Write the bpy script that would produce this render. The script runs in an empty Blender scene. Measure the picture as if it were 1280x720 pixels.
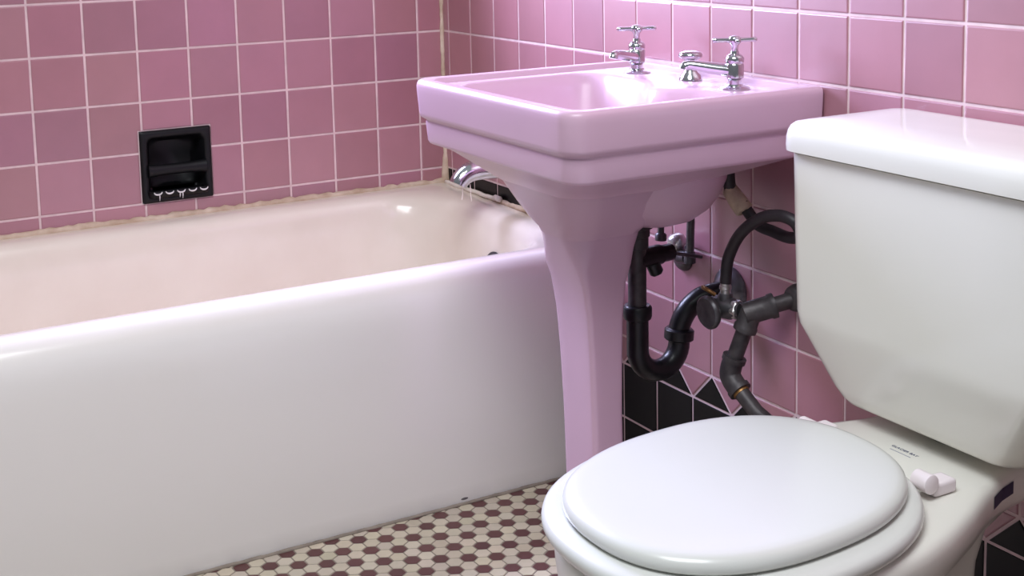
import bpy, bmesh, math, random
from mathutils import Vector, Matrix
random.seed(7)
S = bpy.context.scene
COL = S.collection
T = 0.1095                       # wall tile pitch

# ------------------------------------------------------------------ helpers
def V(*a): return Vector(a)

def tag(o, label=None, cat=None, group=None, kind=None):
    if label: o['label'] = label
    if cat: o['category'] = cat
    if group: o['group'] = group
    if kind: o['kind'] = kind
    return o

def thing(name, label, cat, loc, rz=0, group=None):
    o = bpy.data.objects.new(name, None)
    COL.objects.link(o)
    o.empty_display_size = .05
    o.location = loc
    o.rotation_euler = (0, 0, rz)
    return tag(o, label, cat, group)

def wloc(p):
    l = Vector((0, 0, 0))
    while p is not None:
        l = l + p.location
        p = p.parent
    return l

def obj(name, bm, mats, parent=None, origin=None, smooth=40, local=False, bevel=None, sub=0):
    """link one mesh; geometry is in world coordinates unless local"""
    me = bpy.data.meshes.new(name)
    bmesh.ops.recalc_face_normals(bm, faces=bm.faces[:])
    bm.to_mesh(me)
    bm.free()
    o = bpy.data.objects.new(name, me)
    for m in (mats if isinstance(mats, (list, tuple)) else [mats]):
        me.materials.append(m)
    COL.objects.link(o)
    if parent is not None:
        o.parent = parent
        base = wloc(parent)
        if origin is not None:
            o.location = Vector(origin) - base
            base = Vector(origin)
        if not local:
            me.transform(Matrix.Translation(-base))
    elif origin is not None:
        o.location = origin
        if not local:
            me.transform(Matrix.Translation(-Vector(origin)))
    if bevel:
        b = o.modifiers.new('bevel', 'BEVEL')
        b.width = bevel; b.segments = 3; b.limit_method = 'ANGLE'; b.angle_limit = math.radians(35)
    if sub:
        s = o.modifiers.new('sub', 'SUBSURF'); s.levels = sub; s.render_levels = sub
    if smooth:
        for p in me.polygons: p.use_smooth = True
        if smooth < 180:
            try:
                me.set_sharp_from_angle(angle=math.radians(smooth))
            except Exception:
                pass
    return o

def loft(bm, loops, cap0=False, cap1=False, mat=0):
    rings = [[bm.verts.new(p) for p in L] for L in loops]
    n = len(rings[0])
    for a, b in zip(rings, rings[1:]):
        for i in range(n):
            j = (i + 1) % n
            f = bm.faces.new((a[i], a[j], b[j], b[i])); f.material_index = mat
    if cap0: bm.faces.new(list(reversed(rings[0]))).material_index = mat
    if cap1: bm.faces.new(rings[-1]).material_index = mat
    return rings

def rrect(x0, x1, y0, y1, r, z, seg=8, straight=6, rb=None):
    r = min(r, (x1 - x0) / 2 - 1e-4, (y1 - y0) / 2 - 1e-4)
    R_ = [r if rb is None else rb, r, r, r if rb is None else rb]
    b_ = R_[0]
    P = []
    C = [((x1 - b_, y1 - b_), 0), ((x0 + r, y1 - r), 90), ((x0 + r, y0 + r), 180), ((x1 - b_, y0 + b_), 270)]
    for k, ((cx, cy), a0) in enumerate(C):
        r = R_[k]
        for i in range(seg + 1):
            a = math.radians(a0 + 90 * i / seg)
            P.append(Vector((cx + r * math.cos(a), cy + r * math.sin(a), z)))
        (nx, ny), na = C[(k + 1) % 4]
        a = math.radians(na); r2 = R_[(k + 1) % 4]
        q = Vector((nx + r2 * math.cos(a), ny + r2 * math.sin(a), z))
        p = P[-1].copy()
        for i in range(1, straight):
            P.append(p.lerp(q, i / straight))
    return P

def box(bm, lo, hi, rot=None, mat=0):
    lo = Vector(lo); hi = Vector(hi)
    c = (lo + hi) / 2; h = (hi - lo) / 2
    vs = []
    for sx in (-1, 1):
        for sy in (-1, 1):
            for sz in (-1, 1):
                p = Vector((sx * h.x, sy * h.y, sz * h.z))
                if rot is not None: p = rot @ p
                vs.append(bm.verts.new(c + p))
    for f in ((0, 1, 3, 2), (4, 6, 7, 5), (0, 4, 5, 1), (2, 3, 7, 6), (0, 2, 6, 4), (1, 5, 7, 3)):
        bm.faces.new([vs[i] for i in f]).material_index = mat

def frame_of(d):
    d = d.normalized()
    a = Vector((0, 0, 1)) if abs(d.z) < .9 else Vector((1, 0, 0))
    u = d.cross(a).normalized()
    return u, d.cross(u).normalized()

def tube(bm, path, rad, segs=20, caps=True, squash=None):
    path = [Vector(p) for p in path]
    n = len(path)
    rads = rad if isinstance(rad, (list, tuple)) else [rad] * n
    loops = []
    u = None
    for i, p in enumerate(path):
        d = (path[min(i + 1, n - 1)] - path[max(i - 1, 0)]).normalized()
        if u is None:
            u, v = frame_of(d)
        else:
            u = (u - d * u.dot(d)).normalized()
            v = d.cross(u).normalized()
        k = squash if squash else 1
        loops.append([p + (u * math.cos(2 * math.pi * j / segs) + v * k * math.sin(2 * math.pi * j / segs)) * rads[i]
                      for j in range(segs)])
    loft(bm, loops, caps, caps)

def lathe(bm, prof, origin, axis=(0, 0, 1), segs=28):
    """prof = [(radius, distance along axis)]"""
    o = Vector(origin); d = Vector(axis).normalized()
    u, v = frame_of(d)
    loops = [[o + d * h + (u * math.cos(2 * math.pi * j / segs) + v * math.sin(2 * math.pi * j / segs)) * max(r, 1e-4)
              for j in range(segs)] for r, h in prof]
    loft(bm, loops, True, True)

def spline(pts, per=10):
    P = [Vector(p) for p in pts]
    P = [P[0] * 2 - P[1]] + P + [P[-1] * 2 - P[-2]]
    out = []
    for i in range(1, len(P) - 2):
        p0, p1, p2, p3 = P[i - 1:i + 3]
        for k in range(per):
            t = k / per
            out.append(.5 * (2 * p1 + (p2 - p0) * t + (2 * p0 - 5 * p1 + 4 * p2 - p3) * t * t + (3 * p1 - p0 - 3 * p2 + p3) * t ** 3))
    out.append(P[-2])
    return out

def arc(c, a, b, t0, t1, n=12):
    """arc about c in the plane of unit vectors a, b (scaled)"""
    c = Vector(c); a = Vector(a); b = Vector(b)
    return [c + a * math.cos(t0 + (t1 - t0) * i / n) + b * math.sin(t0 + (t1 - t0) * i / n) for i in range(n + 1)]

# ------------------------------------------------------------------ materials
def srgb(r, g, b):
    f = lambda c: c / 12.92 if c <= .04045 else ((c + .055) / 1.055) ** 2.4
    return (f(r / 255), f(g / 255), f(b / 255), 1)

class NT:
    def __init__(s, name):
        s.m = bpy.data.materials.new(name); s.m.use_nodes = True
        s.t = s.m.node_tree; s.b = s.t.nodes['Principled BSDF']
    def n(s, typ, **kw):
        x = s.t.nodes.new(typ)
        for k, v in kw.items():
            if k in x.inputs: x.inputs[k].default_value = v
            else: setattr(x, k, v)
        return x
    def l(s, a, b): s.t.links.new(a, b)

def mat(name, col, rough=.4, metal=0, var=.06, scale=12, bump=0, bscale=60, coat=0, col2=None, spec=.5):
    """procedural: noise-mottled colour, noise-varied roughness, optional fine bump"""
    k = NT(name)
    tc = k.n('ShaderNodeTexCoord')
    nz = k.n('ShaderNodeTexNoise', Scale=scale, Detail=4.0)
    k.l(tc.outputs['Object'], nz.inputs['Vector'])
    rp = k.n('ShaderNodeValToRGB')
    rp.color_ramp.elements[0].position = .3; rp.color_ramp.elements[1].position = .7
    c2 = col2 or tuple(min(1, c * (1 + var)) for c in col[:3]) + (1,)
    c1 = tuple(c * (1 - var) for c in col[:3]) + (1,) if col2 is None else col
    rp.color_ramp.elements[0].color = c1; rp.color_ramp.elements[1].color = c2
    k.l(nz.outputs['Fac'], rp.inputs['Fac'])
    k.l(rp.outputs['Color'], k.b.inputs['Base Color'])
    k.b.inputs['Roughness'].default_value = rough
    k.b.inputs['Metallic'].default_value = metal
    k.b.inputs['Coat Weight'].default_value = coat
    k.b.inputs['Coat Roughness'].default_value = .08
    k.b.inputs['Specular IOR Level'].default_value = spec
    k.b.inputs['Coat Weight'].default_value = coat; k.b.inputs['Coat Roughness'].default_value = .34
    if bump:
        n2 = k.n('ShaderNodeTexNoise', Scale=bscale, Detail=3.0)
        k.l(tc.outputs['Object'], n2.inputs['Vector'])
        bp = k.n('ShaderNodeBump', Strength=bump, Distance=.002)
        k.l(n2.outputs['Fac'], bp.inputs['Height'])
        k.l(bp.outputs['Normal'], k.b.inputs['Normal'])
    return k.m

def tile_mat(name, col, rough, nscale=14, spec=.5, coat=0):
    """glazed tile: colour times the per-tile tint stored on the mesh, with a faint speckle and wavy glaze"""
    k = NT(name)
    at = k.n('ShaderNodeVertexColor'); at.layer_name = 'tint'
    tc = k.n('ShaderNodeTexCoord')
    nz = k.n('ShaderNodeTexNoise', Scale=nscale, Detail=5.0)
    k.l(tc.outputs['Object'], nz.inputs['Vector'])
    mr = k.n('ShaderNodeMapRange'); mr.inputs['To Min'].default_value = .9; mr.inputs['To Max'].default_value = 1.1
    k.l(nz.outputs['Fac'], mr.inputs['Value'])
    m1 = k.n('ShaderNodeMix', data_type='RGBA', blend_type='MULTIPLY'); m1.inputs[0].default_value = 1
    m1.inputs[6].default_value = col
    k.l(at.outputs['Color'], m1.inputs[7])
    m2 = k.n('ShaderNodeMix', data_type='RGBA', blend_type='MULTIPLY'); m2.inputs[0].default_value = 1
    k.l(m1.outputs[2], m2.inputs[6]); k.l(mr.outputs['Result'], m2.inputs[7])
    k.l(m2.outputs[2], k.b.inputs['Base Color'])
    k.b.inputs['Roughness'].default_value = rough
    k.b.inputs['Specular IOR Level'].default_value = spec
    k.b.inputs['Coat Weight'].default_value = coat; k.b.inputs['Coat Roughness'].default_value = .34
    n2 = k.n('ShaderNodeTexNoise', Scale=9.0, Detail=2.0)
    k.l(tc.outputs['Object'], n2.inputs['Vector'])
    bp = k.n('ShaderNodeBump', Strength=.25, Distance=.004)
    k.l(n2.outputs['Fac'], bp.inputs['Height']); k.l(bp.outputs['Normal'], k.b.inputs['Normal'])
    return k.m

M = {}
M['pink_tile'] = tile_mat('pink_glazed_tile', srgb(172, 116, 128), .40, spec=.9, coat=.8)
M['black_tile'] = tile_mat('black_glazed_tile', srgb(11, 10, 12), .3, spec=.22)
M['grout'] = mat('wall_grout', srgb(224, 198, 200), .85, var=.12, scale=25, bump=.3)
M['floor_grout'] = mat('floor_grout', srgb(146, 134, 122), .9, var=.2, scale=30)
M['hex_cream'] = tile_mat('cream_hex_tile', srgb(208, 196, 176), .45, 40)
M['hex_red'] = tile_mat('maroon_hex_tile', srgb(100, 60, 60), .45, 40)
M['caulk'] = mat('stained_caulk', srgb(186, 158, 134), .85, scale=28, col2=srgb(228, 208, 190), bump=.6, bscale=90)
M['caulk_white'] = mat('white_caulk', srgb(238, 226, 216), .7, var=.05, bump=.4)
M['porcelain_pink'] = mat('pink_porcelain', srgb(212, 175, 197), .26, var=.02, scale=6, coat=.12, spec=.36)
M['porcelain'] = mat('white_porcelain', srgb(231, 228, 219), .16, var=.015, scale=5, coat=.5)
M['seat'] = mat('white_seat_plastic', srgb(218, 218, 213), .22, var=.01, scale=4, coat=.3)
M['hinge'] = mat('hinge_plastic', srgb(240, 228, 230), .35, var=.02)
M['chrome'] = mat('worn_chrome', srgb(205, 205, 208), .14, 1.0, var=.15, scale=40)
M['black_ceramic'] = mat('black_ceramic', srgb(15, 15, 18), .42, var=.2, spec=.3)
M['soap'] = mat('pale_crescent', srgb(225, 222, 222), .6, var=.1, scale=60)  # off-white of the crescents on the soap dish tray
M['iron'] = mat('painted_black_iron', srgb(24, 23, 27), .34, .2, var=.4, scale=30, bump=.4)
M['galv'] = mat('galvanised_pipe', srgb(58, 54, 57), .5, .5, scale=35, col2=srgb(88, 83, 84), bump=.6)
M['dull_metal'] = mat('dull_metal', srgb(92, 90, 93), .4, .7, var=.4, scale=40, bump=.4)
M['bright_metal'] = mat('bright_metal', srgb(200, 198, 196), .3, .85, var=.15, scale=50)
M['flange'] = mat('tarnished_chrome', srgb(112, 110, 116), .35, .7, var=.35, scale=30, bump=.3)
M['brass'] = mat('brass', srgb(150, 112, 70), .45, .8, var=.3, scale=60)
M['hose'] = mat('dark_hose', srgb(38, 33, 38), .5, var=.25, scale=30)
M['tape'] = mat('yellowed_tape', srgb(170, 150, 132), .7, scale=60, col2=srgb(205, 186, 160), bump=.6)
M['ink'] = mat('navy_ink', srgb(40, 48, 92), .5)
M['ink_light'] = mat('pale_ink', srgb(150, 150, 165), .5)
M['sticker'] = mat('navy_sticker', srgb(22, 30, 66), .4)

def enamel():
    """tub enamel: warm white, a little greyer and grimier low on the apron, one dark chip"""
    k = NT('tub_enamel')
    tc = k.n('ShaderNodeTexCoord')
    geo = k.n('ShaderNodeNewGeometry')
    nz = k.n('ShaderNodeTexNoise', Scale=7.0, Detail=5.0)
    k.l(tc.outputs['Object'], nz.inputs['Vector'])
    rp = k.n('ShaderNodeValToRGB')
    rp.color_ramp.elements[0].position = .25; rp.color_ramp.elements[1].position = .75
    rp.color_ramp.elements[0].color = srgb(234, 221, 208); rp.color_ramp.elements[1].color = srgb(243, 232, 220)
    k.l(nz.outputs['Fac'], rp.inputs['Fac'])
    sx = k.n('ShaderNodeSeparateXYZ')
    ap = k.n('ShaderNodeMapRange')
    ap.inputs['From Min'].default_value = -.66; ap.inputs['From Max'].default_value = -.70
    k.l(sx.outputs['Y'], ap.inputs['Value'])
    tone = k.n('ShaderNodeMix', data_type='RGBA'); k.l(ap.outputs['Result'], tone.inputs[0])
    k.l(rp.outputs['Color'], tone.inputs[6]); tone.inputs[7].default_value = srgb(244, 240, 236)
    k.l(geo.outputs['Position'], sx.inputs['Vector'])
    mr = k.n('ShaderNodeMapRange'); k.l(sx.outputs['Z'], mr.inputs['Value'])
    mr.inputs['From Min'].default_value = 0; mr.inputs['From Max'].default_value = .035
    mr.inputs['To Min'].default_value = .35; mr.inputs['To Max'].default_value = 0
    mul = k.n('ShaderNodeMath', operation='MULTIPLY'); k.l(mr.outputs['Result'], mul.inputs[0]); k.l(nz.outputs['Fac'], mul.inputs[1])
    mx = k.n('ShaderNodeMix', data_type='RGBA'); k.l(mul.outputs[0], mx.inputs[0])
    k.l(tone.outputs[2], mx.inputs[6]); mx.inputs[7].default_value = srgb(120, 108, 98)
    sb = k.n('ShaderNodeVectorMath', operation='SUBTRACT'); k.l(geo.outputs['Position'], sb.inputs[0]); sb.inputs[1].default_value = (-.339, -.709, .009)
    sc = k.n('ShaderNodeVectorMath', operation='MULTIPLY'); k.l(sb.outputs['Vector'], sc.inputs[0]); sc.inputs[1].default_value = (.6, 0, 1.9)
    ds = k.n('ShaderNodeVectorMath', operation='LENGTH'); k.l(sc.outputs['Vector'], ds.inputs[0])
    lt = k.n('ShaderNodeMath', operation='LESS_THAN'); k.l(ds.outputs['Value'], lt.inputs[0]); lt.inputs[1].default_value = .0045
    m2 = k.n('ShaderNodeMix', data_type='RGBA'); k.l(lt.outputs[0], m2.inputs[0]); k.l(mx.outputs[2], m2.inputs[6]); m2.inputs[7].default_value = srgb(105, 100, 104)
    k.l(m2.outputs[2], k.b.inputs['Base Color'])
    k.b.inputs['Roughness'].default_value = .22
    k.b.inputs['Coat Weight'].default_value = .4; k.b.inputs['Coat Roughness'].default_value = .1
    return k.m
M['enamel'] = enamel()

# ------------------------------------------------------------------ tiled walls
def clip(poly, fn):
    """keep the part of a 2-D polygon where fn >= 0 (fn linear)"""
    out = []
    for i, p in enumerate(poly):
        q = poly[(i + 1) % len(poly)]
        a, b = fn(p), fn(q)
        if a >= 0: out.append(p)
        if (a >= 0) != (b >= 0):
            t = a / (a - b)
            out.append((p[0] + (q[0] - p[0]) * t, p[1] + (q[1] - p[1]) * t))
    return out

def inset2(poly, d):
    n = len(poly); out = []
    ar = sum(poly[i][0] * poly[(i + 1) % n][1] - poly[(i + 1) % n][0] * poly[i][1] for i in range(n))
    if ar < 0: poly = poly[::-1]
    for i in range(n):
        a, b, c = [Vector(poly[(i + k) % n]) for k in (-1, 0, 1)]
        e1 = (b - a).normalized(); e2 = (c - b).normalized()
        n1 = Vector((-e1.y, e1.x)); n2 = Vector((-e2.y, e2.x))
        m = n1 + n2
        k = max(.25, 1 + n1.dot(n2))
        out.append(tuple(b + m * (d / k)))
    return out

class Tiles:
    def __init__(s, to3, gap, rise, edge):
        s.bm = bmesh.new(); s.to3 = to3; s.gap = gap; s.rise = rise; s.edge = edge
        s.cl = s.bm.loops.layers.float_color.new('tint')
    def face(s, pts, m, c):
        f = s.bm.faces.new(pts); f.material_index = m
        for l in f.loops: l[s.cl] = c
    def add(s, poly, m, tint, wob=.0):
        poly = [p for i, p in enumerate(poly) if (Vector(p) - Vector(poly[i - 1])).length > 1e-4]
        if len(poly) < 3: return
        b = Vector((sum(p[0] for p in poly), sum(p[1] for p in poly))) / len(poly)
        if min((Vector(p) - b).length for p in poly) < s.gap * 1.2: return
        L0 = inset2(poly, s.gap / 2); L1 = inset2(poly, s.gap / 2 + s.edge * .35); L2 = inset2(poly, s.gap / 2 + s.edge)
        gx, gy = random.uniform(-wob, wob), random.uniform(-wob, wob)
        mk = lambda L, h: [s.bm.verts.new(s.to3(p[0], p[1], h + (p[0] - b.x) * gx + (p[1] - b.y) * gy)) for p in L]
        A, B, C = mk(L0, -s.rise * .3), mk(L1, s.rise * .75), mk(L2, s.rise)
        n = len(A); c = tuple(tint) + (1,)
        for i in range(n):
            j = (i + 1) % n
            s.face((A[i], A[j], B[j], B[i]), m, c); s.face((B[i], B[j], C[j], C[i]), m, c)
        s.face(C, m, c)
    def quad(s, a, b, c, d, h, m):
        s.face([s.bm.verts.new(s.to3(p[0], p[1], h)) for p in (a, b, c, d)], m, (1, 1, 1, 1))
    def holed(s, x0, x1, y0, y1, hole, h, m):
        hx0, hx1, hy0, hy1 = hole
        for (a, b, c, d) in ((x0, hx0, y0, y1), (hx1, x1, y0, y1), (hx0, hx1, y0, hy0), (hx0, hx1, hy1, y1)):
            s.quad((a, c), (b, c), (b, d), (a, d), h, m)

def pink_tint():
    v = random.uniform(.88, 1.08)
    return (v, v * random.uniform(.94, 1.06), v * random.uniform(.95, 1.07))
def dark_tint():
    v = random.uniform(.7, 1.4); return (v, v, v)

ROWS = [(-k * T) for k in range(0)]
ZTOP = 2.30
A0, B0 = .613, .293
RISE = .0016
DISH = (-.731, -.577, .4932, .6495)          # hole for the soap dish: x0, x1, z0, z1

# wall behind the tub (plane y = 0): rows are half a tile up from the floor
wa = Tiles(lambda u, v, h: Vector((u, -h, v)), .0040, RISE, .0026)
rows = [(max(0, (k - .5) * T), (k + .5) * T) for k in range(0, 21)]
XL = -1.75
wa.holed(XL, .0, 0, ZTOP, DISH, 0, 1)
cols = [(-A0 * T, -.002)] + [(-(A0 + k + 1) * T, -(A0 + k) * T) for k in range(0, 15)]
for (z0, z1) in rows:
    for (x0, x1) in cols:
        x0c = max(x0, XL)
        if x1 <= XL: continue
        t = pink_tint()
        pieces = [[(x0c, z0), (x1, z0), (x1, z1), (x0c, z1)]]
        if x0c < DISH[1] and x1 > DISH[0] and z0 < DISH[3] and z1 > DISH[2]:
            P = pieces[0]
            hx0, hx1, hz0, hz1 = DISH
            fx = hx0 <= x0c and hx1 >= x1; fz = hz0 <= z0 + .002 and hz1 >= z1
            if fx and fz: pieces = []
            elif fz: pieces = [[(x0c, z0), (hx0, z0), (hx0, z1), (x0c, z1)] if hx0 > x0c else [(hx1, z0), (x1, z0), (x1, z1), (hx1, z1)]]
            elif fx: pieces = [[(x0c, hz1), (x1, hz1), (x1, z1), (x0c, z1)] if hz1 < z1 else [(x0c, z0), (x1, z0), (x1, hz0), (x0c, hz0)]]
            elif hz1 < z1 and hz0 <= z0 + .002:      # notched tiles at the top corners of the dish
                pieces = [[(x0c, z0), (hx0, z0), (hx0, hz1), (x1, hz1), (x1, z1), (x0c, z1)] if hx0 > x0c
                          else [(hx1, z0), (x1, z0), (x1, z1), (x0c, z1), (x0c, hz1), (hx1, hz1)]]
        for P in pieces:
            if len(P) > 2: wa.add(P, 0, t, .004)
tag(obj('wall_back', wa.bm, [M['pink_tile'], M['grout']], smooth=0), kind='structure')

# wall behind sink and toilet (plane x = 0): pink above, black dado with a sawtooth top
wb = Tiles(lambda u, v, h: Vector((-h, u, v)), .0040, RISE, .0026)
YF = -2.75
wb.quad((YF, 0), (0, 0), (0, ZTOP), (YF, ZTOP), 0, 2)
colsb = [(-B0 * T, -.002)] + [(-(B0 + k + 1) * T, -(B0 + k) * T) for k in range(0, 25)]
YT = -(B0 + 6) * T                       # tub part of this wall ends here
for k in range(3, 21):
    z0, z1 = (k - .5) * T, (k + .5) * T
    for (y0, y1) in colsb:
        black = k <= 4 and y0 >= YT - 1e-6
        if y1 <= YF: continue
        wb.add([(max(y0, YF), z0), (y1, z0), (y1, z1), (max(y0, YF), z1)], 1 if black else 0, dark_tint() if black else pink_tint(), .004)
for j in range(6, 25):                    # sawtooth: black triangles point up at the pink joints
    ya, yb = -(B0 + j) * T, -(B0 + j + 1) * T
    ym = (ya + yb) / 2
    wb.add([(ya, 2.5 * T), (ym, 2.0 * T), (yb, 2.5 * T)], 0, pink_tint(), .002)
    wb.add([(ya + T / 2, 2.0 * T), (ya, 2.5 * T), (ya - T / 2, 2.0 * T)], 1, dark_tint(), .002)
    for z0 in (0, T):
        wb.add([(ym, z0), (ym + T, z0), (ym + T, z0 + T), (ym, z0 + T)], 1, dark_tint(), .003)
for (y0, y1) in colsb[:7]:
    for z0 in (0, T):
        wb.add([(y0, z0), (y1, z0), (y1, z0 + T), (y0, z0 + T)], 1, dark_tint(), .003)
tag(obj('wall_right', wb.bm, [M['pink_tile'], M['black_tile'], M['grout']], smooth=0), kind='structure')

# hexagon floor
HP = .0279                                # hexagon pitch, flat to flat
HANG = math.radians(-26.69)
H0 = (-0.435, -0.852)
fl = Tiles(lambda u, v, h: Vector((u, v, h - .0008)), .0027, .0008, .0010)
fl.quad((XL, YF), (0, YF), (0, 0), (XL, 0), -.0002, 2)
ca, sa = math.cos(HANG), math.sin(HANG)
R3 = math.sqrt(3)
# lattice: dark hexagons sit sqrt(3)*pitch apart along the HANG direction
hexc = []
for i in range(-90, 91):
    for j in range(-140, 141):
        u = R3 / 2 * HP * i
        v = HP * (j + (.5 if i % 2 else 0))
        x = H0[0] + u * ca - v * sa; y = H0[1] + u * sa + v * ca
        if XL < x < -.012 and YF < y < -.69:
            hexc.append((x, y, i, j))
RH = HP / R3
for (x, y, i, j) in hexc:
    red = (i % 2 == 0 and j % 3 == 0) or (i % 2 == 1 and j % 3 == 1)      # every third cell, no two touching
    poly = [(x + RH * math.cos(HANG + math.pi / 3 * q), y + RH * math.sin(HANG + math.pi / 3 * q)) for q in range(6)]
    v = random.uniform(.86, 1.08)
    fl.add(poly, 1 if red else 0, (v, v * random.uniform(.97, 1.02), v * random.uniform(.94, 1.02)), .004)
tag(obj('floor', fl.bm, [M['hex_cream'], M['hex_red'], M['floor_grout']], smooth=0), kind='structure')

# ------------------------------------------------------------------ caulk
def bead(path, rad, jit, segs=8, seed=1, squash=1.0):
    rnd = random.Random(seed)
    bm = bmesh.new()
    tube(bm, path, rad, segs)
    for v in bm.verts:
        v.co += Vector((rnd.uniform(-jit, jit), rnd.uniform(-jit, jit), rnd.uniform(-jit, jit)))
    return bm
rnd = random.Random(3)
n = 130
path = [(-1.52 + 1.515 * i / n, -.004, .458 + rnd.uniform(-.002, .002)) for i in range(n + 1)]
tag(obj('trim_1', bead(path, [.0085 + rnd.uniform(-.0012, .0016) for _ in path], .0008, seed=4), M['caulk'], smooth=180),
    'grimy beige caulk bead along the tub edge under the pink wall', kind='structure')
n = 60
path = [(-.004, -.004, .455 + .62 * i / n) for i in range(n + 1)]
path += [(-.004, -.004, 1.075 + 1.2 * i / 40) for i in range(1, 41)]
rads = [.005 + rnd.uniform(-.0008, .001) + .009 * max(0, 1 - (p[2] - .455) / .075) for p in path]
tag(obj('trim_2', bead(path, rads, .0008, seed=5), M['caulk'], smooth=180),
    'ragged beige caulk down the corner between the two walls', kind='structure')
n = 60
path = [(-.005, -.03 - .64 * i / n, .4555 + rnd.uniform(-.001, .001)) for i in range(n + 1)]
tag(obj('trim_3', bead(path, [.0055 + rnd.uniform(-.001, .0015) for _ in path], .001, seed=6), M['caulk'], smooth=180),
    'dirty caulk between the tub end and the black wall tiles', kind='structure')
path = [(-.012 + .002 * math.sin(i), -.02 - .265 * i / 24, .460 + (.004 if i > 21 else 0)) for i in range(25)]
tag(obj('trim_4', bead(path, [.005 + (.002 if i > 21 else 0) for i in range(25)], .0008, seed=8), M['caulk_white'], smooth=180),
    'white caulk strip peeling up at its end beside the black tiles', kind='structure')
path = [(-1.52 + 1.5 * i / 100, -.713, .001) for i in range(101)]
tag(obj('trim_5', bead(path, .0035, .0008, seed=9), M['floor_grout'], smooth=180),
    'dirty grout line along the foot of the tub', kind='structure')

# ------------------------------------------------------------------ bathtub
def build_tub():
    bm = bmesh.new()
    L = []
    #    x0     x1     y0     y1    r    z
    prof = [(-1.525, -.003, -.709, -.003, .012, .0005),
            (-1.525, -.003, -.709, -.003, .012, .10),
            (-1.525, -.003, -.709, -.003, .014, .20),
            (-1.525, -.003, -.709, -.003, .016, .30),
            (-1.525, -.003, -.7085, -.003, .02, .36),
            (-1.525, -.003, -.7065, -.003, .02, .39),
            (-1.524, -.003, -.7025, -.003, .02, .412),
            (-1.523, -.003, -.695, -.003, .022, .432),
            (-1.520, -.003, -.683, -.003, .024, .447),
            (-1.516, -.004, -.668, -.004, .026, .4555),
            (-1.500, -.012, -.655, -.012, .03, .4570),
            (-1.480, -.045, -.640, -.042, .10, .4565),
            (-1.470, -.060, -.630, -.056, .13, .4520),
            (-1.462, -.070, -.622, -.064, .14, .4430),
            (-1.455, -.078, -.616, -.070, .15, .4250),
            (-1.440, -.086, -.610, -.076, .155, .38),
            (-1.400, -.096, -.602, -.084, .16, .30),
            (-1.340, -.110, -.590, -.096, .165, .20),
            (-1.290, -.125, -.572, -.112, .17, .13),
            (-1.250, -.145, -.545, -.140, .17, .09),
            (-1.200, -.190, -.500, -.190, .15, .075)]
    loops = [rrect(*p, seg=12, straight=10) for p in prof]
    for Lp in loops:
        for p in Lp: p.z += (p.y * .018 + .001) * p.z / .457
    loft(bm, loops, False, True)
    return bm
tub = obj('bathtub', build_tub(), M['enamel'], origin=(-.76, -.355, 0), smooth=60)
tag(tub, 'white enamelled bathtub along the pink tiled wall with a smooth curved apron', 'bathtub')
bm = bmesh.new()
lathe(bm, [(.034, 0), (.034, .004), (.030, .009), (.018, .012), (.006, .0135)], (-.090, -.392, .344), (-1, 0, .12))
op = obj('overflow_plate', bm, M['dull_metal'], tub)
bm = bmesh.new()
tube(bm, [(-.103, -.392, .340), (-.111, -.392, .330), (-.116, -.392, .320)], [.004, .0035, .003], 10)
obj('trip_lever', bm, M['dull_metal'], op, origin=(-.105, -.392, .352))

# tub spout
bm = bmesh.new()
lathe(bm, [(.031, 0), (.031, .004), (.027, .010), (.024, .014)], (-.003, -.355, .548), (-1, 0, 0))
sp_pts = spline([(-.012, -.355, .548), (-.05, -.355, .551), (-.095, -.355, .5525), (-.122, -.355, .550), (-.138, -.355, .543), (-.148, -.355, .534), (-.153, -.355, .5255)], 6)
tube(bm, sp_pts, [.0235 - .0035 * max(0, (i - 12) / 24) for i in range(len(sp_pts))], 24, squash=.95)
sp = obj('tub_spout', bm, M['chrome'], origin=(-.003, -.355, .548), smooth=60)
tag(sp, 'chrome tub spout on the wall above the black tiles at the tub end', 'spout')
bm = bmesh.new()
for dx, l in ((0, .018), (.012, .024)):
    tube(bm, [(-.146 + dx * 1.6, -.36, .524), (-.145 + dx * 1.6, -.36, .515 - l * .5), (-.147 + dx * 1.9, -.36, .511 - l)], [.0012, .0009, .0012], 8)
d = obj('drip', bm, M['caulk_white'], sp)
tag(d, 'thin whitish drips hanging under the spout')

# ------------------------------------------------------------------ soap dish
cx, cz = (DISH[0] + DISH[1]) / 2, (DISH[2] + DISH[3]) / 2
dish = thing('soap_dish', 'glossy black ceramic soap dish set in the pink tiles above the bathtub', 'soap dish', (cx, 0, DISH[2]))
def rr_xz(x0, x1, z0, z1, r, y, seg=6):
    return [Vector((p.x, y, p.y)) for p in rrect(x0, x1, z0, z1, r, 0, seg, 4)]
bm = bmesh.new()
x0, x1, z0, z1 = DISH
ox0, ox1, oz0, oz1 = x0 + .016, x1 - .016, z0 + .016, z1 - .016      # opening
loft(bm, [rr_xz(x0, x1, z0, z1, .004, .01), rr_xz(x0, x1, z0, z1, .004, -.006), rr_xz(x0 + .004, x1 - .004, z0 + .004, z1 - .004, .006, -.0095),
          rr_xz(ox0 - .004, ox1 + .004, oz0 - .004, oz1 + .004, .012, -.0095), rr_xz(ox0, ox1, oz0, oz1, .014, -.005),
          rr_xz(ox0 + .004, ox1 - .004, oz0 + .004, oz1 - .004, .016, .035), rr_xz(ox0 + .016, ox1 - .016, oz0 + .016, oz1 - .016, .02, .05)], False, True)
obj('dish_body', bm, M['black_ceramic'], dish, smooth=50)
bm = bmesh.new()                                                      # grab bar across the middle
zb = z0 + .070
loops = []
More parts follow.
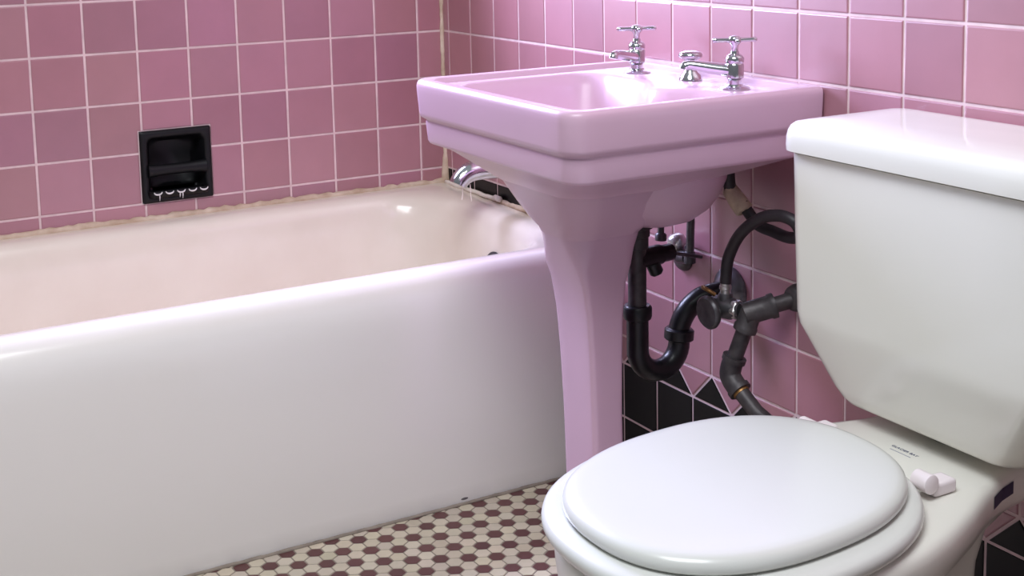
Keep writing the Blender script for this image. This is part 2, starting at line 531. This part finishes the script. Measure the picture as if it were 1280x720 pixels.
for i in range(9):
    x = ox0 - .002 + (ox1 - ox0 + .004) * i / 8
    e = .003 * (abs(i - 4) / 4) ** 3
    loops.append([Vector((x, -.006 + (.013 + e) * math.cos(a) * .8, zb + (.012 + e) * math.sin(a))) for a in [2 * math.pi * k / 16 for k in range(16)]])
loft(bm, loops, True, True)
obj('grab_bar', bm, M['black_ceramic'], dish, smooth=60)
bm = bmesh.new()                                                      # tray lip
loft(bm, [rrect(ox0 - .002, ox1 + .002, -.020, .03, .010, z0 + .012, 6, 4), rrect(ox0 - .004, ox1 + .004, -.026, .03, .012, z0 + .022, 6, 4),
          rrect(ox0 - .003, ox1 + .003, -.025, .03, .012, z0 + .027, 6, 4), rrect(ox0 + .004, ox1 - .004, -.018, .03, .010, z0 + .026, 6, 4),
          rrect(ox0 + .006, ox1 - .006, -.015, .03, .010, z0 + .018, 6, 4)], True, True)
obj('tray', bm, M['black_ceramic'], dish, smooth=60)
for k in range(5):  # white crescents along the tray lip, some with short runs below
    x = ox0 + .012 + (ox1 - ox0 - .022) * k / 4
    bm = bmesh.new()
    pts = [(x + .0085 * math.cos(a), -.0262 - .001 * math.sin(-a), z0 + .0265 + .0055 * math.sin(a)) for a in [math.pi * (1 + i / 10) for i in range(11)]]
    tube(bm, pts, [.0008 + .0011 * math.sin(math.pi * i / 10) for i in range(11)], 8)
    if k in (0, 2):
        tube(bm, [(x + .003, -.0268, z0 + .021), (x + .003, -.0262, z0 + .014), (x + .003, -.0245, z0 + .007)], [.0010, .0012, .0005], 8)
        if k == 2:
            tube(bm, [(x - .003, -.0268, z0 + .021), (x - .003, -.0262, z0 + .014), (x - .003, -.0245, z0 + .010)], [.0010, .0012, .0005], 8)
    r = obj('tray_crescent', bm, M['soap'], dish, smooth=180)
    tag(r, 'white crescent on a tray ridge')

# ------------------------------------------------------------------ pedestal sink
SY = -1.045
ZS = .8185                                    # top of the rim at the wall
sink = thing('pedestal_sink', 'pink porcelain pedestal sink on the right wall between the bathtub and toilet', 'sink', (-.23, SY, 0))
def bulge(P, amt, w, yc, xmid):
    out = []
    for p in P:
        if p.x > xmid:
            k = min(1, (p.x - xmid) / .06)
            p = Vector((p.x - amt * k * math.exp(-((p.y - yc) / w) ** 2), p.y, p.z))
        out.append(p)
    return out
def build_basin():
    bm = bmesh.new()
    X0, X1, Y0, Y1 = -.465, -.004, -1.300, -.790
    def R(i, z, r, back=0): return rrect(X0 + i, X1 - back, Y0 + i, Y1 - i, r, z, 10, 12, rb=min(r, .006))
    L = []
    L.append(rrect(-.388, -.14, SY - .135, SY + .135, .06, .664, 10, 12))     # underside ring where the funnel joins
    L.append(R(.030, .7105, .030))
    L.append(R(.018, .7105, .034)); L.append(R(.0145, .7125, .036)); L.append(R(.0125, .717, .037))
    L.append(R(.0105, .745, .037)); L.append(R(.0105, .7475, .037)); L.append(R(.0115, .7500, .037)); L.append(R(.0105, .7525, .037))
    L.append(R(.006, .7555, .037)); L.append(R(.0035, .7585, .037)); L.append(R(.0025, .764, .037))
    L.append(R(.0002, .800, .037)); L.append(R(.000, .8085, .037)); L.append(R(.0008, .8130, .037)); L.append(R(.0025, .8163, .036))
    L.append(R(.0055, .8183, .034, .002)); L.append(R(.010, .8190, .032, .004))
    L.append(R(.0225, .8187, .026, .02)); L.append(R(.0255, .8175, .024, .024)); L.append(R(.0275, .8115, .022, .028)); L.append(R(.0305, .8100, .022, .032))
    def B(x0, x1, y0, y1, r, z, amt): return bulge(rrect(x0, x1, y0, y1, r, z, 10, 12), amt, .055, SY - .055, -.30)
    L.append(B(-.426, -.122, -1.2665, -.842, .05, .8108, .045))
    L.append(B(-.4215, -.128, -1.2620, -.848, .05, .8095, .046))
    L.append(B(-.417, -.134, -1.2575, -.854, .05, .8040, .048))
    L.append(B(-.412, -.140, -1.252, -.860, .05, .790, .048))
    L.append(B(-.392, -.152, -1.238, -.878, .055, .750, .044))
    L.append(B(-.378, -.168, -1.220, -.896, .06, .715, .036))
    L.append(B(-.350, -.19, -1.19, -.93, .07, .690, .02))
    L.append(B(-.300, -.215, -1.12, -1.0, .04, .680, .0))
    loft(bm, L, False, True)
    # hull under the bowl: front funnel onto the pedestal plus the rounded bowl behind it
    F = []
    for (x0, x1, y0, y1, r, z) in ((-.408, -.100, -1.205, -.880, .06, .712), (-.398, -.112, -1.190, -.897, .06, .690), (-.384, -.130, -1.172, -.918, .06, .660),
                                  (-.370, -.150, -1.150, -.940, .055, .630), (-.357, -.172, -1.130, -.961, .05, .605), (-.346, -.188, -1.114, -.977, .045, .589),
                                  (-.342, -.198, -1.110, -.980, .042, .5805)):
        F.append(rrect(x0, x1, y0, y1, r, z, 10, 8))
    loft(bm, F, False, True)
    return bm
obj('basin', build_basin(), M['porcelain_pink'], sink, smooth=55)
bm = bmesh.new()                               # bowl bottom behind the funnel
G = []
for (k, z) in ((1, .712), (1.0, .690), (.97, .665), (.90, .640), (.78, .615), (.60, .595), (.40, .584), (.2, .58)):
    G.append([Vector((-.165 + .125 * k * math.cos(a), SY + .165 * k * math.sin(a), z)) for a in [2 * math.pi * i / 40 for i in range(40)]])
loft(bm, G, False, True)
obj('bowl_underside', bm, M['porcelain_pink'], sink, smooth=80)
bm = bmesh.new()                               # pedestal column: concave neck, thin waist, flared foot
P = []
for (x0, x1, hy, yc, r, z) in ((-.3415, -.1985, .0645, SY, .042, .5803), (-.339, -.202, .0635, SY, .04, .572), (-.3335, -.212, .0612, SY, .030, .555), (-.326, -.224, .0585, SY, .014, .530),
                           (-.316, -.234, .055, SY, .010, .50), (-.308, -.239, .053, SY, .009, .45), (-.303, -.240, .051, SY, .009, .38),
                           (-.299, -.240, .049, SY, .009, .28), (-.297, -.238, .048, SY, .009, .18), (-.296, -.234, .048, SY, .010, .10),
                           (-.297, -.226, .050, SY, .012, .06), (-.299, -.215, .054, SY, .014, .035), (-.302, -.205, .058, SY, .016, .025), (-.302, -.204, .058, SY, .016, .0005)):
    P.append(rrect(x0, x1, yc - hy, yc + hy, r, z, 6, 4))
loft(bm, P, True, True)
obj('pedestal', bm, M['porcelain_pink'], sink, smooth=50)
bm = bmesh.new()                               # pop-up knob
lathe(bm, [(.0195, 0), (.0195, .001), (.018, .004), (.0165, .008), (.0115, .013), (.0095, .019), (.0095, .031), (.012, .034), (.0165, .036), (.0195, .0385), (.020, .042), (.0175, .046), (.008, .0485)], (-.074, -1.056, .8112))
k = obj('drain_knob', bm, M['chrome'], sink, smooth=50)
tag(k, 'chrome mushroom shaped drain knob between the two faucets')
bm = bmesh.new()
box(bm, (-.1995, -1.118, .758), (-.192, -1.112, .774))
obj('overflow_slot', bm, M['iron'], sink, bevel=.001)

# ------------------------------------------------------------------ faucets
def make_faucet():
    f = thing('faucet', 'left chrome faucet on the sink, the one nearest the bathtub', 'faucet', (0, 0, 0))
    bm = bmesh.new()
    lathe(bm, [(.021, 0), (.021, .002), (.017, .004), (.012, .0055), (.0115, .007)], (0, 0, 0), segs=32)
    obj('base', bm, M['chrome'], f, smooth=50)
    bm = bmesh.new()
    lathe(bm, [(.0095, .005), (.0092, .013), (.0125, .016), (.0128, .034), (.0115, .036), (.0128, .038), (.0132, .043), (.0105, .047), (.0065, .0495), (.0058, .053)], (0, 0, 0), segs=28)
    obj('body', bm, M['chrome'], f, smooth=45)
    bm = bmesh.new()
    pts = spline([(.004, 0, .024), (-.012, 0, .0265), (-.035, 0, .030), (-.050, 0, .0325), (-.062, 0, .0342), (-.068, 0, .032), (-.0695, 0, .0285)], 5)
    tube(bm, pts, [.0098 - .0035 * min(1, i / 20) + (.0008 if i > 22 else 0) for i in range(len(pts))], 18)
    obj('spout', bm, M['chrome'], f, smooth=60)
    bm = bmesh.new()
    lathe(bm, [(.0048, .050), (.0048, .060), (.0075, .064), (.0085, .067), (.0085, .071), (.0065, .0735), (.002, .0745)], (0, 0, 0), segs=20)
    h = obj('handle', bm, M['chrome'], f, smooth=45)
    for q in range(4):
        bm = bmesh.new()
        d = Vector((math.cos(q * math.pi / 2), math.sin(q * math.pi / 2), 0))
        L = .031 if q % 2 == 0 else .024
        tube(bm, [d * .004 + Vector((0, 0, .068)), d * .012 + Vector((0, 0, .0685)), d * (L * .8) + Vector((0, 0, .0685)), d * (L * .95) + Vector((0, 0, .0685)), d * L + Vector((0, 0, .0685))],
             [.0045, .003, .0034, .0036, .002], 12)
        obj('handle_arm', bm, M['chrome'], h, smooth=60)
    return f
def copy_tree(o, parent=None):
    c = o.copy(); COL.objects.link(c)
    if parent is not None: c.parent = parent
    for ch in list(o.children): copy_tree(ch, c)
    return c
f1 = make_faucet()
f2 = copy_tree(f1)
f2['label'] = 'right chrome faucet on the sink, the one nearest the toilet tank'
VIEW = math.atan2(-.489, .872)
for f, (x, y), rz, hz in ((f1, (-.083, -.915), math.radians(24), VIEW + .12), (f2, (-.090, -1.190), math.radians(-36), VIEW + .05)):
    f.location = (x, y, .8108); f.scale = (1.13, 1.13, 1.13)
    f.rotation_euler.z = rz
    f['group'] = 'chrome faucets on the pink sink'
    for ch in f.children:
        if ch.name.startswith('handle'): ch.rotation_euler.z = hz - rz

# ------------------------------------------------------------------ plumbing under the sink
TX = -.178
trap = thing('drain_trap', 'black iron drain trap running from under the sink into the wall', 'drain pipe', (TX, SY, .29))
bm = bmesh.new()
lathe(bm, [(.0155, .43), (.0155, .535), (.0195, .537), (.0195, .556), (.022, .558), (.022, .570), (.027, .572), (.027, .590)], (TX, SY, 0), segs=28)
tag(obj('tailpiece', bm, M['galv'], trap, smooth=45), 'grey metal tail pipe')
bm = bmesh.new()                               # pop-up tee towards the wall
tube(bm, [(TX, SY, .518), (TX + .05, SY + .005, .518), (TX + .052, SY + .005, .518), (TX + .075, SY + .007, .518)], [.017, .017, .0145, .0145], 20)
lathe(bm, [(.012, 0), (.012, .016), (.008, .02)], (TX + .032, SY, .505), (.35, -.3, -1))
obj('side_tee', bm, M['iron'], trap, smooth=45)
bm = bmesh.new()
tube(bm, [(TX + .052, SY + .012, .5215), (-.032, -1.030, .497)], .0032, 10)
obj('pivot_rod', bm, M['dull_metal'], trap)
bm = bmesh.new()
tube(bm, [(-.098, -1.002, .530), (-.092, -1.000, .66)], .0058, 12)
lathe(bm, [(.010, 0), (.010, .010), (.007, .013)], (-.098, -1.002, .530), (.05, 0, 1))
obj('lift_rod', bm, M['dull_metal'], trap, smooth=45)
bm = bmesh.new()                               # slip nut and J bend
lathe(bm, [(.0185, .352), (.0185, .415), (.023, .417), (.0245, .422), (.0245, .436), (.021, .440)], (TX, SY, 0), segs=28)
obj('slip_nut', bm, M['iron'], trap, smooth=45)
UX, UZ, UR = TX + .043, .362, .043
bm = bmesh.new()
tube(bm, [(TX, SY, .42), (TX, SY, .37)] + arc((UX, SY, UZ), (UR, 0, 0), (0, 0, UR), math.pi, 2 * math.pi, 18) + [(UX + UR, SY, .376)], .0185, 24)
obj('trap_bend', bm, M['iron'], trap, smooth=60)
bm = bmesh.new()
lathe(bm, [(.022, -.012), (.0255, -.009), (.0255, .006), (.022, .009)], (UX + UR, SY, .376), (.1, 0, 1), segs=24)
obj('union_nut', bm, M['iron'], trap, smooth=45)
bm = bmesh.new()
tube(bm, spline([(UX + UR, SY, .370), (UX + UR + .001, SY - .001, .390), (UX + UR + .012, SY - .006, .415), (-.058, SY - .012, .434), (-.035, SY - .020, .441), (-.002, SY - .028, .444)], 8), .0180, 22)
obj('trap_arm', bm, M['iron'], trap, smooth=60)
bm = bmesh.new()
lathe(bm, [(.041, 0), (.041, .003), (.037, .009), (.028, .015), (.021, .020)], (-.0017, SY - .028, .444), (-1, 0, 0), segs=36)
tag(obj('wall_flange', bm, M['flange'], trap, smooth=50), 'tarnished bright round wall flange')

# supply stop for the left faucet
hv = thing('stop_valve', 'white capped stop valve on the wall behind the sink pedestal', 'valve', (-.002, -.938, .478))
bm = bmesh.new()
lathe(bm, [(.026, 0), (.026, .003), (.022, .009), (.014, .013)], (-.0018, -.940, .474), (-1, 0, 0), segs=28)
tube(bm, [(-.004, -.940, .474), (-.018, -.950, .480), (-.030, -.972, .486), (-.033, -.992, .488)], [.013, .014, .014, .011], 18)
obj('valve_body', bm, M['dull_metal'], hv, smooth=45)
bm = bmesh.new()
lathe(bm, [(.009, 0), (.011, .006), (.0165, .010), (.0175, .018), (.015, .027), (.008, .032)], (-.028, -.962, .492), (-.2, .2, 1), segs=24)
tag(obj('valve_cap', bm, M['bright_metal'], hv, smooth=60), 'pale rounded valve cap')
bm = bmesh.new()
tube(bm, spline([(-.033, -.998, .482), (-.033, -1.000, .53), (-.034, -1.000, .58), (-.045, -.985, .64), (-.065, -.94, .70), (-.080, -.918, .745)], 6), .0072, 14)
lathe(bm, [(.0105, 0), (.0105, .016), (.0085, .020)], (-.033, -.998, .480), (0, 0, 1), segs=18)
obj('supply_tube', bm, M['dull_metal'], hv, smooth=50)

# galvanised pipe from the wall beside the toilet tank
PX = -.075
gp = thing('galvanized_pipe', 'grey galvanised water pipe bending down behind the toilet seat', 'pipe', (PX, -1.215, .29))
bm = bmesh.new()
TEE = Vector((PX, -1.212, .452))
tube(bm, [TEE, TEE.lerp(Vector((0, -1.243, .472)), .55), Vector((0, -1.243, .472))], .0130, 18)
lathe(bm, [(.0185, -.012), (.0185, .030), (.0205, .032), (.0205, .040)], TEE, (1, -.5, .3), segs=24)
lathe(bm, [(.017, -.004), (.0175, .022), (.0190, .024), (.0190, .032)], TEE, (-.4, .34, -1.6), segs=24)
obj('elbow', bm, M['galv'], gp, smooth=45)
bm = bmesh.new()
lathe(bm, [(.023, 0), (.023, .004), (.020, .014), (.0165, .018)], (-.0018, -1.243, .472), (-1, 0, 0), segs=30)
obj('wall_flange', bm, M['galv'], gp, smooth=50)
E2 = Vector((-.100, -1.186, .345)); E3 = Vector((-.092, -1.250, .298)); E4 = Vector((-.010, -1.40, .185))
bm = bmesh.new(); tube(bm, [TEE, E2], .0130, 18); obj('diagonal_pipe', bm, M['galv'], gp, smooth=60)
bm = bmesh.new()
d1 = (TEE - E2).normalized(); d2 = (E3 - E2).normalized()
tube(bm, spline([E2 + d1 * .034, E2 + d1 * .016, E2 + (d1 + d2) * .004, E2 + d2 * .016, E2 + d2 * .034], 6), .0172, 22)
lathe(bm, [(.0195, -.004), (.0195, .004)], E2 + d1 * .03, d1, segs=22)
lathe(bm, [(.0195, -.004), (.0195, .004)], E2 + d2 * .03, d2, segs=22)
obj('lower_elbow', bm, M['galv'], gp, smooth=45)
bm = bmesh.new(); lathe(bm, [(.0142, 0), (.0142, .004)], E2 + d2 * .034, d2); tag(obj('thread_ring', bm, M['brass'], gp), 'rusty orange thread ring')
bm = bmesh.new(); tube(bm, [E2, E2 + d2 * .075, E4, (.0, -1.425, .17)], .0130, 18); obj('lower_pipe', bm, M['galv'], gp, smooth=60)

# angle valve feeding the hose
av = thing('angle_valve', 'dark round handled angle valve below the looped hose', 'valve', (-.085, -1.165, .42))
AV = Vector((-.087, -1.163, .450))
ax = (TEE - AV).normalized()
bm = bmesh.new()
lathe(bm, [(.012, -.030), (.017, -.024), (.0185, -.010), (.0185, .012), (.0150, .018), (.0135, .032)], AV, ax, segs=26)
lathe(bm, [(.0125, 0), (.0125, .018), (.0105, .024)], AV, (0, 0, 1), segs=22)
obj('valve_body', bm, M['dull_metal'], av, smooth=45)
bm = bmesh.new()
lathe(bm, [(.0165, 0), (.0165, .008), (.0145, .011)], AV + ax * .018, ax, segs=6)
tag(obj('hex_nut', bm, M['bright_metal'], av, bevel=.0012, smooth=30), 'bright hexagonal nut')
bm = bmesh.new()
hd = Vector((-1, -.02, -.05)).normalized()
lathe(bm, [(.008, 0), (.008, .016), (.025, .018), (.0275, .022), (.0275, .026), (.024, .0295), (.009, .027)], AV + Vector((-.008, .004, -.003)), hd, segs=30)
obj('handle', bm, M['dull_metal'], av, smooth=45)
bm = bmesh.new()
tube(bm, spline([AV + Vector((-.016, .006, .022)), AV + Vector((-.024, .014, .029)), AV + Vector((-.022, .030, .030)), AV + Vector((-.012, .040, .026))], 6), .0035, 10)
tag(obj('bonding_wire', bm, M['brass'], av, smooth=60), 'rusty brown wire looped over the valve')

# hose
hs = thing('water_hose', 'black rubber hose looped in a coil under the right side of the sink', 'hose', (-.088, -1.165, .467))
HB = AV + Vector((0, 0, .020))
hp = [HB + Vector((0, 0, .020)), (-.086, -1.163, .500), (-.084, -1.168, .535), (-.082, -1.195, .578), (-.080, -1.240, .611), (-.078, -1.280, .623), (-.074, -1.308, .620),
      (-.066, -1.314, .606), (-.054, -1.302, .591), (-.045, -1.265, .581), (-.044, -1.228, .583), (-.048, -1.198, .588), (-.056, -1.184, .606), (-.063, -1.176, .622)]
bm = bmesh.new(); tube(bm, spline(hp, 8), .0095, 16); obj('hose_tube', bm, M['hose'], hs, smooth=60)
bm = bmesh.new(); lathe(bm, [(.0085, -.004), (.0085, .010), (.0098, .011), (.0098, .016), (.0085, .017), (.0085, .024)], HB, (0, 0, 1), segs=20)
tag(obj('hose_fitting', bm, M['bright_metal'], hs, smooth=40), 'small bright crimped hose fitting')
bm = bmesh.new()
a = Vector((-.060, -1.180, .609)); b = Vector((-.070, -1.150, .643))
lathe(bm, [(.012, 0), (.0150, .003), (.0145, .02), (.0130, (b - a).length - .003), (.011, (b - a).length)], a, b - a, segs=18)
rj = random.Random(12)
for v in bm.verts: v.co += Vector((rj.uniform(-1, 1), rj.uniform(-1, 1), rj.uniform(-1, 1))) * .0012
tag(obj('tape_wrap', bm, M['tape'], hs, smooth=60), 'yellowed tape wrapped around the coupling')
bm = bmesh.new(); tube(bm, spline([(-.069, -1.153, .638), (-.076, -1.158, .665), (-.084, -1.168, .69), (-.090, -1.176, .72), (-.090, -1.188, .77)], 6), .0100, 16)
obj('riser', bm, M['hose'], hs, smooth=60)

# ------------------------------------------------------------------ toilet
TY = -1.672
toilet = thing('toilet', 'white two-piece toilet with closed lid in the right foreground', 'toilet', (-.38, TY, 0))
def axis_y(x): return -1.662 + .08 * (x + .165)        # the bowl stands very slightly askew
WT = [(-.49, .1945), (-.438, .192), (-.374, .187), (-.323, .176), (-.257, .154), (-.21, .134), (-.163, .1175), (-.12, .110), (-.03, .106)]
def wtab(x):
    if x <= WT[0][0]: return WT[0][1]
    for (xa, a), (xb, b) in zip(WT, WT[1:]):
        if x <= xb:
            return a + (b - a) * (x - xa) / (xb - xa)
    return WT[-1][1]
def plan(tip, back, sf, sb, z, inset=0, n=88, br=.025):
    """outline of the bowl: rounded front, shoulders narrowing to the deck; pointing to -x"""
    xm = -.49
    def w(x):
        k = min(1, max(0, (x + .45) / .22)); k = k * k * (3 - 2 * k)
        v = wtab(x) * (sf + (sb - sf) * k) - inset
        if x < xm: v *= math.sqrt(max(0, 1 - ((xm - x) / (xm - tip)) ** 2.15))
        e = back - x
        if e < br: v -= br * (1 - math.sqrt(max(0, 1 - ((br - e) / br) ** 2)))
        return v
    m = n // 2
    xs = [tip + (back - tip) * (1 - math.cos(math.pi * i / m)) / 2 for i in range(m + 1)]
    up = [Vector((x, axis_y(x) + w(x), z)) for x in xs]
    dn = [Vector((x, axis_y(x) - w(x), z)) for x in reversed(xs[1:])]
    return up + dn
bm = bmesh.new()
L = [plan(-.585, -.125, .60, .66, .0005), plan(-.585, -.125, .60, .66, .02), plan(-.570, -.128, .54, .60, .05), plan(-.575, -.130, .55, .56, .12),
     plan(-.62, -.130, .66, .55, .20), plan(-.672, -.126, .82, .58, .27), plan(-.70, -.118, .92, .66, .315), plan(-.708, -.095, .955, .78, .338), plan(-.712, -.06, .98, .91, .352),
     plan(-.714, -.045, .99, .97, .362), plan(-.716, -.042, 1, 1, .378), plan(-.716, -.042, 1, 1, .392), plan(-.714, -.044, 1, 1, .400, .002), plan(-.709, -.049, 1, 1, .4055, .007), plan(-.700, -.057, 1, 1, .4072, .015)]
loft(bm, L, True, True)
obj('bowl', bm, M['porcelain'], toilet, smooth=70)

def seat_plan(tip, hinge, w, z, n=80, k=2.3):
    """egg-shaped seat outline with a straighter hinge edge"""
    a = (hinge - tip) / 2
    cx_ = tip + a
    out = []
    for i in range(n):
        t = 2 * math.pi * i / n
        c, s = math.cos(t), math.sin(t)
        x = cx_ + (hinge - cx_ if c > 0 else cx_ - tip) * math.copysign(abs(c) ** (2 / k), c)
        out.append(Vector((x, axis_y(x) + w * math.copysign(abs(s) ** (2 / k), s), z)))
    return out
ring_t, ring_h, ring_w = -.726, -.277, .194
bm = bmesh.new()
prof = [(.012, .4100), (.004, .4110), (.0005, .416), (.0, .4215), (.0015, .4265), (.006, .4300), (.014, .4315), (.03, .4318)]
L = [seat_plan(ring_t + i, ring_h - i, ring_w - i, z) for i, z in prof]
L += [seat_plan(ring_t + .07, ring_h - .09, ring_w - .062, .4318), seat_plan(ring_t + .08, ring_h - .10, ring_w - .072, .426), seat_plan(ring_t + .082, ring_h - .102, ring_w - .074, .4100)]
loft(bm, L + [L[0]], False, False)
bmesh.ops.remove_doubles(bm, verts=bm.verts, dist=1e-6)
obj('seat_ring', bm, M['seat'], toilet, smooth=60)
bm = bmesh.new()
lt, lh, lw = -.704, -.287, .167
prof = [(.010, .4330), (.003, .4338), (.0, .4375), (.0, .4420), (.0015, .4465), (.006, .4505), (.0125, .4525), (.022, .4534), (.05, .4538), (.10, .4542), (.15, .4544)]
loft(bm, [seat_plan(lt + i, lh - i, lw - i, z) for i, z in prof], True, True)
obj('seat_lid', bm, M['seat'], toilet, smooth=60)
for y in (-1.767, -1.572):
    bm = bmesh.new()
    box(bm, (-.276, y - .013, .4078), (-.240, y + .013, .4245))
    h = obj('hinge_block', bm, M['hinge'], toilet, bevel=.004, smooth=40)
    bm = bmesh.new()
    lathe(bm, [(.009, 0), (.0115, .0015), (.0115, .024), (.009, .0255)], (-.284, y - .016, .4270), (0, 1, 0), segs=24)
    obj('hinge_barrel', bm, M['hinge'], h, origin=(-.284, y, .4270), smooth=50)

TKY = -1.672
bm = bmesh.new()
L = []
for (x0, hy, r, z, xb) in ((-.150, .110, .03, .4285, -.04), (-.178, .136, .035, .4285, -.035), (-.190, .148, .04, .4325, -.03), (-.195, .154, .04, .439, -.028), (-.1995, .1615, .036, .452, -.027), (-.211, .187, .03, .500, -.022), (-.2145, .196, .028, .516, -.021),
                         (-.218, .2035, .026, .530, -.019), (-.2195, .207, .026, .546, -.018), (-.221, .210, .026, .64, -.018), (-.222, .213, .026, .764, -.018)):
    L.append(rrect(x0, xb, TKY - hy, TKY + hy, r, z, 8, 6))
loft(bm, L, True, True)
obj('tank', bm, M['porcelain'], toilet, smooth=50)
bm = bmesh.new()
lathe(bm, [(.045, .4072), (.045, .430)], (-.10, TKY + .01, 0), segs=28)
obj('tank_gasket', bm, M['iron'], toilet)
bm = bmesh.new()
L = []
for (i, z) in ((.012, .7665), (.003, .7668), (.0, .768), (-.0005, .775), (.0, .786), (.002, .795), (.006, .8015), (.012, .8055), (.022, .808), (.05, .8105), (.075, .8112)):
    L.append(rrect(-.232 + i, -.012 - i * .5, TKY - .222 + i, TKY + .222 - i, .034 - min(i, .012), z, 10, 8))
loft(bm, L, True, True)
obj('tank_lid', bm, M['porcelain'], toilet, smooth=60)

# printing on the deck, and the sticker on its side
def text(body, size, loc, m, name):
    cu = bpy.data.curves.new('t', 'FONT'); cu.body = body; cu.size = size; cu.align_x = 'CENTER'; cu.extrude = .00012
    cu.space_character = 1.05
    o = bpy.data.objects.new('t', cu); COL.objects.link(o)
    dg = bpy.context.evaluated_depsgraph_get()
    me = bpy.data.meshes.new_from_object(o.evaluated_get(dg))
    bpy.data.objects.remove(o); bpy.data.curves.remove(cu)
    R = Matrix(((0, 1, 0), (-1, 0, 0), (0, 0, 1))).to_4x4()
    me.transform(Matrix.Translation(loc) @ R)
    me.transform(Matrix.Translation(-wloc(toilet)))
    me.materials.clear(); me.materials.append(m)
    q = bpy.data.objects.new(name, me); COL.objects.link(q); q.parent = toilet
    return q
tag(text('GLACIER BAY', .0068, Vector((-.2035, -1.661, .4074)), M['ink'], 'printed_logo'), 'small navy printed lettering on the deck')
bm = bmesh.new()
box(bm, (-.2118, -1.680, .4073), (-.2108, -1.646, .4076))
tag(obj('printed_line', bm, M['ink_light'], toilet), 'fine pale line under the lettering')
bm = bmesh.new()
n = 8
for i in range(n):
    xa, xb = -.190 + .056 * i / n, -.190 + .056 * (i + 1) / n
    ya, yb = [axis_y(x) - wtab(x) - .0006 for x in (xa, xb)]
    bm.faces.new([bm.verts.new(p) for p in ((xa, ya, .3775), (xb, yb, .3775), (xb, yb, .3935), (xa, ya, .3935))])
tag(obj('sticker', bm, M['sticker'], toilet), 'dark navy rectangular sticker')

# ------------------------------------------------------------------ light
def area(name, loc, target, sx, sy, power, col):
    l = bpy.data.lights.new(name, 'AREA'); l.shape = 'RECTANGLE'; l.size = sx; l.size_y = sy; l.energy = power; l.color = col
    o = bpy.data.objects.new(name, l); COL.objects.link(o)
    o.location = loc
    o.rotation_euler = (Vector(target) - Vector(loc)).to_track_quat('-Z', 'Y').to_euler()
    return o
wl = area('window_light', (-.58, -.03, 1.265), (-.54, -1.2, 1.10), .60, .62, 40, (.61, .66, 1.0))
wl.data.spread = math.radians(138)                # the reveal of the window keeps the light off the wall and tub right below it
area('fill_light', (-1.35, -2.15, 2.5), (-.6, -.8, .3), 1.1, 1.0, 43, (.95, 1.0, 1.04))  # soft fill added to brighten the room, stands for no lamp in it
w = bpy.data.worlds.new('world'); S.world = w; w.use_nodes = True
nt = w.node_tree
bg = nt.nodes['Background']
tcw = nt.nodes.new('ShaderNodeTexCoord'); sxyz = nt.nodes.new('ShaderNodeSeparateXYZ'); rp = nt.nodes.new('ShaderNodeValToRGB')
nt.links.new(tcw.outputs['Generated'], sxyz.inputs[0]); nt.links.new(sxyz.outputs['Z'], rp.inputs['Fac'])
rp.color_ramp.elements[0].color = (.46, .49, .54, 1); rp.color_ramp.elements[1].color = (.88, .94, 1.0, 1)
nt.links.new(rp.outputs['Color'], bg.inputs['Color'])
bg.inputs['Strength'].default_value = .37

# ------------------------------------------------------------------ camera
cam = bpy.data.cameras.new('camera'); co = bpy.data.objects.new('camera', cam); COL.objects.link(co)
cam.sensor_width = 36; cam.lens = 1665.86 / 1280 * 36
cam.shift_x = (640 - 623.93) / 1280; cam.shift_y = (109.53 - 360) / 1280
cam.clip_start = .02
r = Vector((.87191146, -.48915615, -.02228608)); u = Vector((.08207505, .101125, .99148244)); fw = Vector((.48273605, .86631403, -.12831957))
m = Matrix(((r.x, u.x, -fw.x, -1.42296), (r.y, u.y, -fw.y, -2.82225), (r.z, u.z, -fw.z, 1.08967), (0, 0, 0, 1)))
co.matrix_world = m
S.camera = co
S.view_settings.view_transform = 'Standard'
S.view_settings.look = 'None'
S.view_settings.exposure = 0
